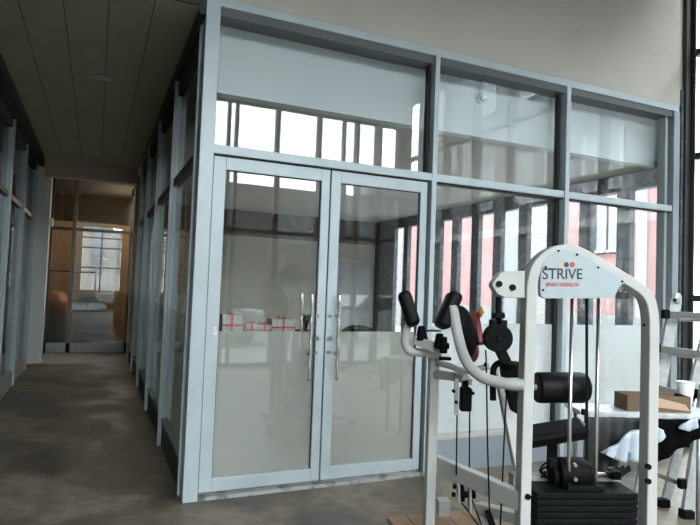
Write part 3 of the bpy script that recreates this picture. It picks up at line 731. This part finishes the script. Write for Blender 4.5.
# swinging arm with the middle pad: bent round tube
def D(u, v, d): return PX(u, v, d)
def rtube(name, pts, r, m=WHITE, par=None, n=14): return MB().tube(smoothpath(pts, 7), r, n).build(name, m, par or machine)
rtube('bent_arm', [D(452, 306, 2.9), D(455, 322, 2.88), D(458.5, 338, 2.86), D(463, 354, 2.82), D(470, 367, 2.78), D(481, 376.5, 2.72), D(495, 381.5, 2.68), D(510, 384, 2.64), D(524, 384.5, 2.62)], .0265, WHITE)
rtube('lower_strut', [D(436, 374.5, 3.12), D(450, 376, 3.05), D(466, 379, 2.95)], .024)
rtube('cross_strut', [D(437, 362.5, 3.12), D(450, 366, 3.1), D(466, 371, 3.05), D(490, 366, 3.0)], .017)
rtube('pad_arm', [D(408, 322, 3.1), D(405.5, 334, 3.1), D(405, 343, 3.1), D(408.5, 350, 3.1), D(417, 352.3, 3.1), D(430, 352.5, 3.1)], .0235)
g = MB(); g.bar(D(415, 339, 3.08), D(441, 350, 3.0), .05, .05); g.build('swivel_bar', WHITE, machine, bevel=.006)
MB().obox(D(432, 352, 3.12), TR, TD, Z, .045, .04, .03).build('upright_head', WHITE, machine, bevel=.006)
MB().bar(D(455.5, 310, 2.94), D(459, 330, 2.9), .045, .02, TR).build('pad_bracket', WHITE, machine, bevel=.004)
def pad(name, p, q, wd, th, m=BLACK, normal=None):
    """upholstered pad from p to q"""
    z = (q-p).normalized(); y = (FW - z*FW.dot(z)).normalized() if normal is None else normal; x = y.cross(z)
    o = MB().obox((p+q)/2, x, y, z, wd/2, th/2, (q-p).length/2).build(name, m, machine)
    b = o.modifiers.new('bevel', 'BEVEL'); b.width = min(wd, th, (q-p).length)*.36; b.segments = 4
    for f in o.data.polygons: f.use_smooth = True
    return o
pad('arm_pad', D(403.0, 292, 3.12), D(414.5, 326, 3.08), .072, .13)
pad('arm_pad', D(455.5, 293, 2.96), D(441, 328, 2.92), .072, .13)
# large oval pad, deep red shell behind
zz = (D(459, 308, 3.0)-D(471, 357, 3.0)).normalized(); yy = (FW-zz*FW.dot(zz)).normalized(); xx = yy.cross(zz)
q = Matrix((xx, yy, zz)).transposed().to_quaternion()
op = MB().ball(D(464.5, 331, 3.0), .062, .05, .138, q, 28).build('oval_pad', BLACK, machine)
MB().ball(D(469, 348, 3.03), .052, .04, .08, q, 24).build('pad_shell', mat('dark_red_shell', (.10, .008, .01), .35), op)
g = MB(); g.bar(D(475.5, 311, 3.05), D(481, 345, 3.0), .03, .03, TR); g.bar(D(478, 337.5, 3.03), D(491, 337.5, 2.98), .03, .035); g.build('red_lever', RED, machine, bevel=.004)
kn = MB().cyl(D(478, 313, 3.04), D(482, 312, 3.0), .012, 12).build('lever_knob', ORANGE, machine)
MB().obox(D(480.5, 312, 3.02), TR, TD, Z, .008, .010, .028).build('knob_grip', ORANGE, kn, bevel=.004)

# hanging pulley unit beneath the head bracket
MB().cyl(D(498.5, 297, 2.66), D(498.5, 324, 2.66), .014, 14).build('hanger_rod', BLACKPL, machine)
g = MB(); g.cyl(D(492, 315.5, 2.66), D(504.5, 315.5, 2.66), .014, 12); g.obox(D(498.5, 315.5, 2.66), RT0, TD, Z, .018, .018, .012); g.build('hanger_collar', BLACKPL, machine, bevel=.003)
dd = D(497.5, 338, 2.68); fwd = Vector((FW.x, FW.y, 0)).normalized()
dk = MB().cyl(dd+fwd*.03, dd-fwd*.03, .066, 32).build('pulley_disc', BLACKPL, machine, bevel=.006)
g = MB(); g.obox(D(498, 324.5, 2.68), RT0, fwd, Z, .036, .03, .022); g.cyl(dd-fwd*.028, dd-fwd*.045, .014, 14); g.build('pulley_hub', IRON, dk, bevel=.003)
MB().bar(D(500, 350, 2.68), D(506, 362, 2.68), .045, .04, TD).build('hanger_link', BLACKPL, machine, bevel=.004)
MB().cyl(D(481, 343, 2.9), D(491, 343, 2.75), .007, 10).build('link_pin', CHROME, machine)
rtube('hook_handle', [D(493, 400, 2.78), D(493, 374, 2.78), D(495, 366, 2.78), D(501, 362.5, 2.78), D(508, 363, 2.78), D(516, 365, 2.78)], .0155, BLACK)
MB().prism([D(502, 365, 2.8), D(520, 362, 2.8), D(520, 378, 2.8), D(504, 378, 2.8)], TD*.05).build('hook_block', BLACKPL, machine, bevel=.004)
g = MB(); g.prism([D(507.5, 391, 2.8), D(518.5, 391, 2.8), D(518.5, 415, 2.8), D(513.5, 412, 2.8)], TD*.05)
g.build('hook_tongue', BLACKPL, machine, bevel=.004)
# diagonal brace towards the floor
MB().bar(D(498, 366, 3.0), D(519, 470, 2.85), .05, .05, TD).build('diagonal_brace', WHITE, machine, bevel=.005)

# pivots and stops near the rear upright
for u, v, d in ((422, 332, 3.06), (440, 339.5, 2.98)):
    MB().cyl(D(u, v+8, d), D(u-.5, v-6, d), .034, 22, .018).build('rubber_stop', BLACKPL, machine, bevel=.004)
g = MB(); g.cyl(D(443.5, 337, 2.95), D(443.5, 353, 2.95), .020, 16); g.cyl(D(436, 346, 2.95), D(449, 346, 2.95), .016, 14); g.obox(D(445, 358.5, 2.95), RT0, fwd, Z, .03, .02, .008); g.build('pivot_block', BLACKPL, machine, bevel=.003)
MB().cyl(D(426, 330.5, 3.07), D(441, 331, 3.0), .006, 10).build('pivot_pin', CHROME, machine)
for u, v in ((453, 314), (446, 325)): bolt(D(u, v, 2.9), .012, -FW, machine, .02)

# cable guides under the arm
for u in (456.5, 470):
    MB().bar(D(u, 379, 2.95), D(u-.3, 415 if u < 460 else 385, 2.95), .022, .012, TD).build('guide_strap', WHITE, machine, bevel=.002)
MB().obox(D(465.5, 399, 2.95), RT0, fwd, Z, .028, .03, .060).build('guide_block', BLACKPL, machine, bevel=.008)
MB().obox(D(465, 384, 2.95), RT0, fwd, Z, .014, .02, .02).build('guide_neck', BLACKPL, machine, bevel=.002)
for u, v in ((453.5, 391), (456, 402), (472.5, 393)): bolt(D(u, v, 2.94), .009, -fwd, machine)
for pts in ([(457, 415, 2.95), (456.3, 475, 2.95)], [(469.7, 411, 2.95), (469.3, 478, 2.95)], [(485.5, 350, 2.75), (486.3, 365, 2.75), (487.5, 440, 2.75), (489.5, 510, 2.75)], [(507.5, 378, 2.74), (505, 420, 2.74), (502.5, 480, 2.74), (500, 530, 2.74)],
            [(462, 503, 2.95), (478, 525, 2.9), (484, 535, 2.9)], [(472, 500, 2.95), (478, 515, 2.92), (487, 540, 2.9)]):
    MB().tube(smoothpath([D(*p) for p in pts], 4), .0038, 8).build('steel_cable', BLACKPL, machine)
MB().ball(D(485.4, 364.7, 2.75), .008, .008, .012).build('cable_stop', BLACKPL, machine)
# lower pulley brackets
pb = MB(); pb.bar(D(458, 484, 2.95), D(458.5, 501, 2.95), .012, .04, TD); pb.bar(D(469.5, 484, 2.95), D(469.5, 513, 2.95), .012, .04, TD); pb = pb.build('pulley_bracket', WHITE, machine, bevel=.003)
g = MB(); g.cyl(D(460.5, 493, 2.95), D(463.5, 493, 2.95), .043, 22); g.cyl(D(472, 494, 2.95), D(475, 494, 2.95), .022, 18); g.cyl(D(465, 494.5, 2.95), D(467.5, 494.5, 2.95), .016, 14); g.build('pulley_wheel', BLACKPL, pb)
for u, v in ((455, 486.5), (454, 494.5)): bolt(D(u, v, 2.95), .012, -RT0, pb)
# foot bracket of the frame and small box
g = MB(); g.bar(D(478, 507, 3.0), D(520, 518, 2.8), .06, .05); g.bar(D(480, 509, 3.0), D(489, 538, 2.9), .05, .04); g.build('floor_bracket', WHITE, machine, bevel=.004)
MB().bar(D(487, 510, 2.88), D(495, 532, 2.82), .03, .02, TD).build('black_strap', BLACKPL, machine, bevel=.003)
MB().obox(D(443, 507, 3.35), TR, TD, Z, .036, .04, .045).build('base_block', WHITE, machine, bevel=.005)

# wooden platform beneath the rear of the machine
wd = brick_mat('plywood', (.30, .19, .11), (.33, .21, .13), (.10, .06, .035), .5, .5)
wood = mat('pale_brown_wood', (.33, .21, .12), .6, 0, (7, (.25, .15, .085), .4, .6))
pf = empty('timber_platform', (1.3, -1.3, 0), 'low brown timber platform under the rear foot of the machine', 'platform')
ax = Vector((1, -.12, 0)).normalized(); ay = Vector((.12, 1, 0)).normalized()
for k in range(5):
    cx = Vector((1.10+k*.125, -1.22-k*.015, 0))
    MB().obox(cx+Z*.108, ax, ay, Z, .061, .28, .012).build('board', wood, pf, bevel=.002)
for s in (-.2, .2): MB().obox(Vector((1.35, -1.25, .048))+ay*s, ax, ay, Z, .31, .04, .048).build('bearer', wood, pf)

# ------------------------------------------------------------------ table with dark cloth behind the machine
dT = 3.6
tb = empty('folding_table', tuple(down(D(650, 415, dT), 0)), 'white edged table behind the machine, carrying the cardboard box', 'table')
l0, l1 = D(580, 413.5, dT), D(730, 417.5, dT); zt = (l0.z+D(700, 417, dT).z)/2
l0.z = l1.z = zt
tx = (l1-l0).normalized(); ty = Vector((-tx.y, tx.x, 0))
if ty.dot(FW) < 0: ty = -ty
MB().obox((l0+l1)/2+ty*.13, tx, ty, Z, (l1-l0).length/2, .13, .014).build('tabletop', mat('white_laminate', (.55, .58, .60), .4, 0, (18, (.40, .42, .43), .45, .6)), tb, bevel=.004)
for s in (.06, (l1-l0).length-.06):
    for t_ in (.05, .22):
        p = l0+tx*s+ty*t_; MB().cyl(down(p, 0), down(p, zt-.014), .014, 12).build('leg', mat('grey_table_leg', (.35, .36, .36), .4, .5), tb)
# dark cloth: wavy sheet with thickness hanging off the front edge
def sheet(name, m, outline, d, waves=.02, off=Vector((0, 0, 0)), th=.01, nx=22, ny=8):
    """outline: list of (u, v_top, v_bottom) columns"""
    bm = bmesh.new(); g_ = []
    us = [o[0] for o in outline]
    def interp(u, k):
        for a, b2_ in zip(outline, outline[1:]):
            if a[0] <= u <= b2_[0]: t = (u-a[0])/(b2_[0]-a[0]); return a[k]+(b2_[k]-a[k])*t
        return outline[-1][k]
    for i in range(nx+1):
        u = us[0]+(us[-1]-us[0])*i/nx; r_ = []
        for j in range(ny+1):
            v = interp(u, 1)+(interp(u, 2)-interp(u, 1))*j/ny
            p = D(u, v, d)+off + fwd*waves*math.sin(i*1.35+j*.25)*(.3+j/ny)
            r_.append(bm.verts.new(p))
        g_.append(r_)
    for i in range(nx):
        for j in range(ny):
            f_ = bm.faces.new((g_[i][j], g_[i+1][j], g_[i+1][j+1], g_[i][j+1])); f_.smooth = True
    me = bpy.data.meshes.new(name); bm.to_mesh(me); bm.free(); me.materials.append(m)
    o = bpy.data.objects.new(name, me); col.objects.link(o)
    s = o.modifiers.new('solid', 'SOLIDIFY'); s.thickness = th
    return o
CLOTH = mat('charcoal_cloth', (.022, .024, .023), .8, 0, (10, (.045, .046, .045), .4, .6))
o = sheet('dark_cloth', CLOTH, [(587, 417, 470), (600, 417, 472), (620, 417, 462), (640, 418, 452)], dT-.05)
tag(o, 'charcoal cloth hanging from the left half of the table front', 'cloth')
o = sheet('black_cover', mat('black_fabric', (.002, .002, .0025), .8, spec=.05), [(640, 418.5, 470), (655, 418.5, 463), (665, 419, 457), (680, 419, 447), (700, 419, 437), (722, 419, 430)], dT-.09, .012, th=.02)
tag(o, 'black fabric cover sagging under the right half of the table', 'cover')
PLB = mat('blue_grey_plastic', (.38, .44, .49), .3, 0, (12, (.45, .50, .54), .4, .6), .25)
o = sheet('plastic_bag', PLB, [(602, 450.5, 453), (610, 446, 457), (618, 443, 460), (624, 434, 462), (632, 430, 460), (640, 429, 461), (650, 428, 449), (658, 427, 441), (662, 430, 437)], dT-.17, .016, th=.02)
tag(o, 'pale blue plastic bag draped over the dark cloth', 'bag')
o = sheet('plastic_scrap', PLB, [(679, 426, 428), (684, 423, 430), (690, 419, 431.5), (697, 419, 427)], dT-.15, .01, th=.01, nx=8, ny=4)
tag(o, 'small crumpled blue-grey plastic piece on the black cover', 'plastic')
# cardboard box and cup
cbx = empty('cardboard_box', tuple(D(640, 411, dT+.12)), 'open brown cardboard box on the white table', 'box')
c0 = D(627.5, 411, dT+.04); c1 = D(690, 412, dT+.06); c0.z = c1.z = zt+.014
cxv = (c1-c0).normalized(); cyv = Vector((-cxv.y, cxv.x, 0)); h1 = .125
CB = mat('brown_cardboard', (.15, .095, .055), .8, 0, (9, (.12, .075, .045), .4, .6)); CBL = mat('light_cardboard', (.52, .36, .25), .8)
L_ = (c1-c0).length
for nm, p, hx, hy in (('side_panel', c0+cxv*L_/2, L_/2, .004), ('side_panel', c0+cxv*L_/2+cyv*.16, L_/2, .004), ('end_panel', c0+cyv*.08, .004, .08), ('end_panel', c0+cxv*L_+cyv*.08, .004, .08)):
    MB().obox(p+Z*(h1/2-.012), cxv, cyv, Z, hx, hy, h1/2-.012).build(nm, CB, cbx)
MB().prism([c0+cxv*.16+Z*.035-cyv*.012, c0+cxv*L_*.98+Z*.012-cyv*.012, c0+cxv*L_*.9+Z*.055-cyv*.02, c0+cxv*.16+Z*.10-cyv*.02], cyv*.004).build('flap', CBL, cbx)
MB().obox(c0+cxv*L_/2+cyv*.08+Z*.004, cxv, cyv, Z, L_/2, .08, .004).build('bottom_panel', CB, cbx)
cp = D(685.5, 394.5, dT+.21); cp.z = max(cp.z, zt+.02)
cpb = Vector((cp.x, cp.y, zt+.014))
cu_ = empty('paper_cup', tuple(cpb), 'white cup standing behind the cardboard box near the ladder', 'cup')
hcup = D(685, 382, dT+.21).z
MB().cyl(Vector((cp.x, cp.y, zt+.014)), Vector((cp.x, cp.y, hcup)), .035, 24, .055).build('cup_body', mat('white_paper', (.72, .74, .74), .5), cu_)
MB().tube(arc((cp.x, cp.y, hcup), .055, 0, 360, (1, 0, 0), (0, 1, 0), 24), .003, 6, False).build('rim', mat('white_paper_rim', (.75, .76, .76), .5), cu_)

# ------------------------------------------------------------------ aluminium step ladder on the right
AL = mat('ladder_aluminium', (.46, .47, .465), .4, .2, (30, (.38, .39, .385), .4, .6))
ALD = mat('ladder_tread_aluminium', (.10, .097, .09), .5, .3)
ld = empty('step_ladder', (3.2, -1.2, 0), 'aluminium folding ladder standing right of the machine', 'ladder')
def LB(u0, v0, d0, u1, v1, d1, w_, h_, name, m=AL, side=None):
    a, b_ = D(u0, v0, d0), D(u1, v1, d1)
    return MB().bar(a, b_, w_, h_, side or TD).build(name, m, ld, bevel=.003)
fd = 4.18
s1 = LB(675.5, 300, 4.35, 640, 492, fd, .090, .030, 'stringer')
s2 = LB(714, 300, 4.25, 664.5, 506, fd, .066, .026, 'stringer')
MB().ball(D(677.5, 298.5, 4.33), .042, .02, .042, None, 16).build('hinge_cap', AL, ld)
MB().cyl(D(675, 300, 4.25), D(675, 300, 4.2), .012, 12).build('hinge_pin', BLACKPL, ld)
s3 = LB(708, 385, 4.0, 689, 514, 3.97, .11, .035, 'stringer')
for s_, (u, v, d_) in ((s2, (662.5, 509, 4.15)), (s3, (686.5, 517, 3.95))):
    p = D(u, v, d_); p.z = .028
    MB().obox(p, TR, TD, Z, .04, .035, .028).build('rubber_foot', BLACKPL, s_, bevel=.006)
for (u0, v0, u1, v1, d_) in ((666, 314.5, 712, 316.5, 4.2), (656, 348.5, 703, 354.5, 4.15), (650, 386.5, 694, 397.5, 4.1), (640, 425, 686, 437, 4.1)):
    r_ = LB(u0, v0, d_, u1, v1, d_, .036, .05, 'tread', ALD, Z)
    LB(u0+12, v0+5.5, d_+.06, u1, v1+4.5, d_+.06, .02, .02, 'tread_lip', AL, Z)
LB(648, 471, 4.0, 682, 484, 3.98, .025, .03, 'tread', ALD, Z)
for u, v, d_ in ((665.5, 314, 4.17), (656.5, 347.5, 4.12), (693.5, 393.5, 4.05), (682, 483.5, 3.93)):
    MB().obox(D(u, v, d_), TR, TD, Z, .024, .02, .034).build('joint_bracket', BLACKPL, ld, bevel=.006)

# hedge seen low through the far right window
hd = MB()
for k in range(60):
    hd.ball((6.6+random.random()*.7, -2.2+random.random()*2.0, .1+random.random()*.55), .16, seg=8)
tag(hd.build('hedge', mat('yellow_green_leaves', (.10, .13, .03), .8, 0, (30, (.05, .08, .02), .4, .6))), 'low green hedge outside the far right window', 'hedge')
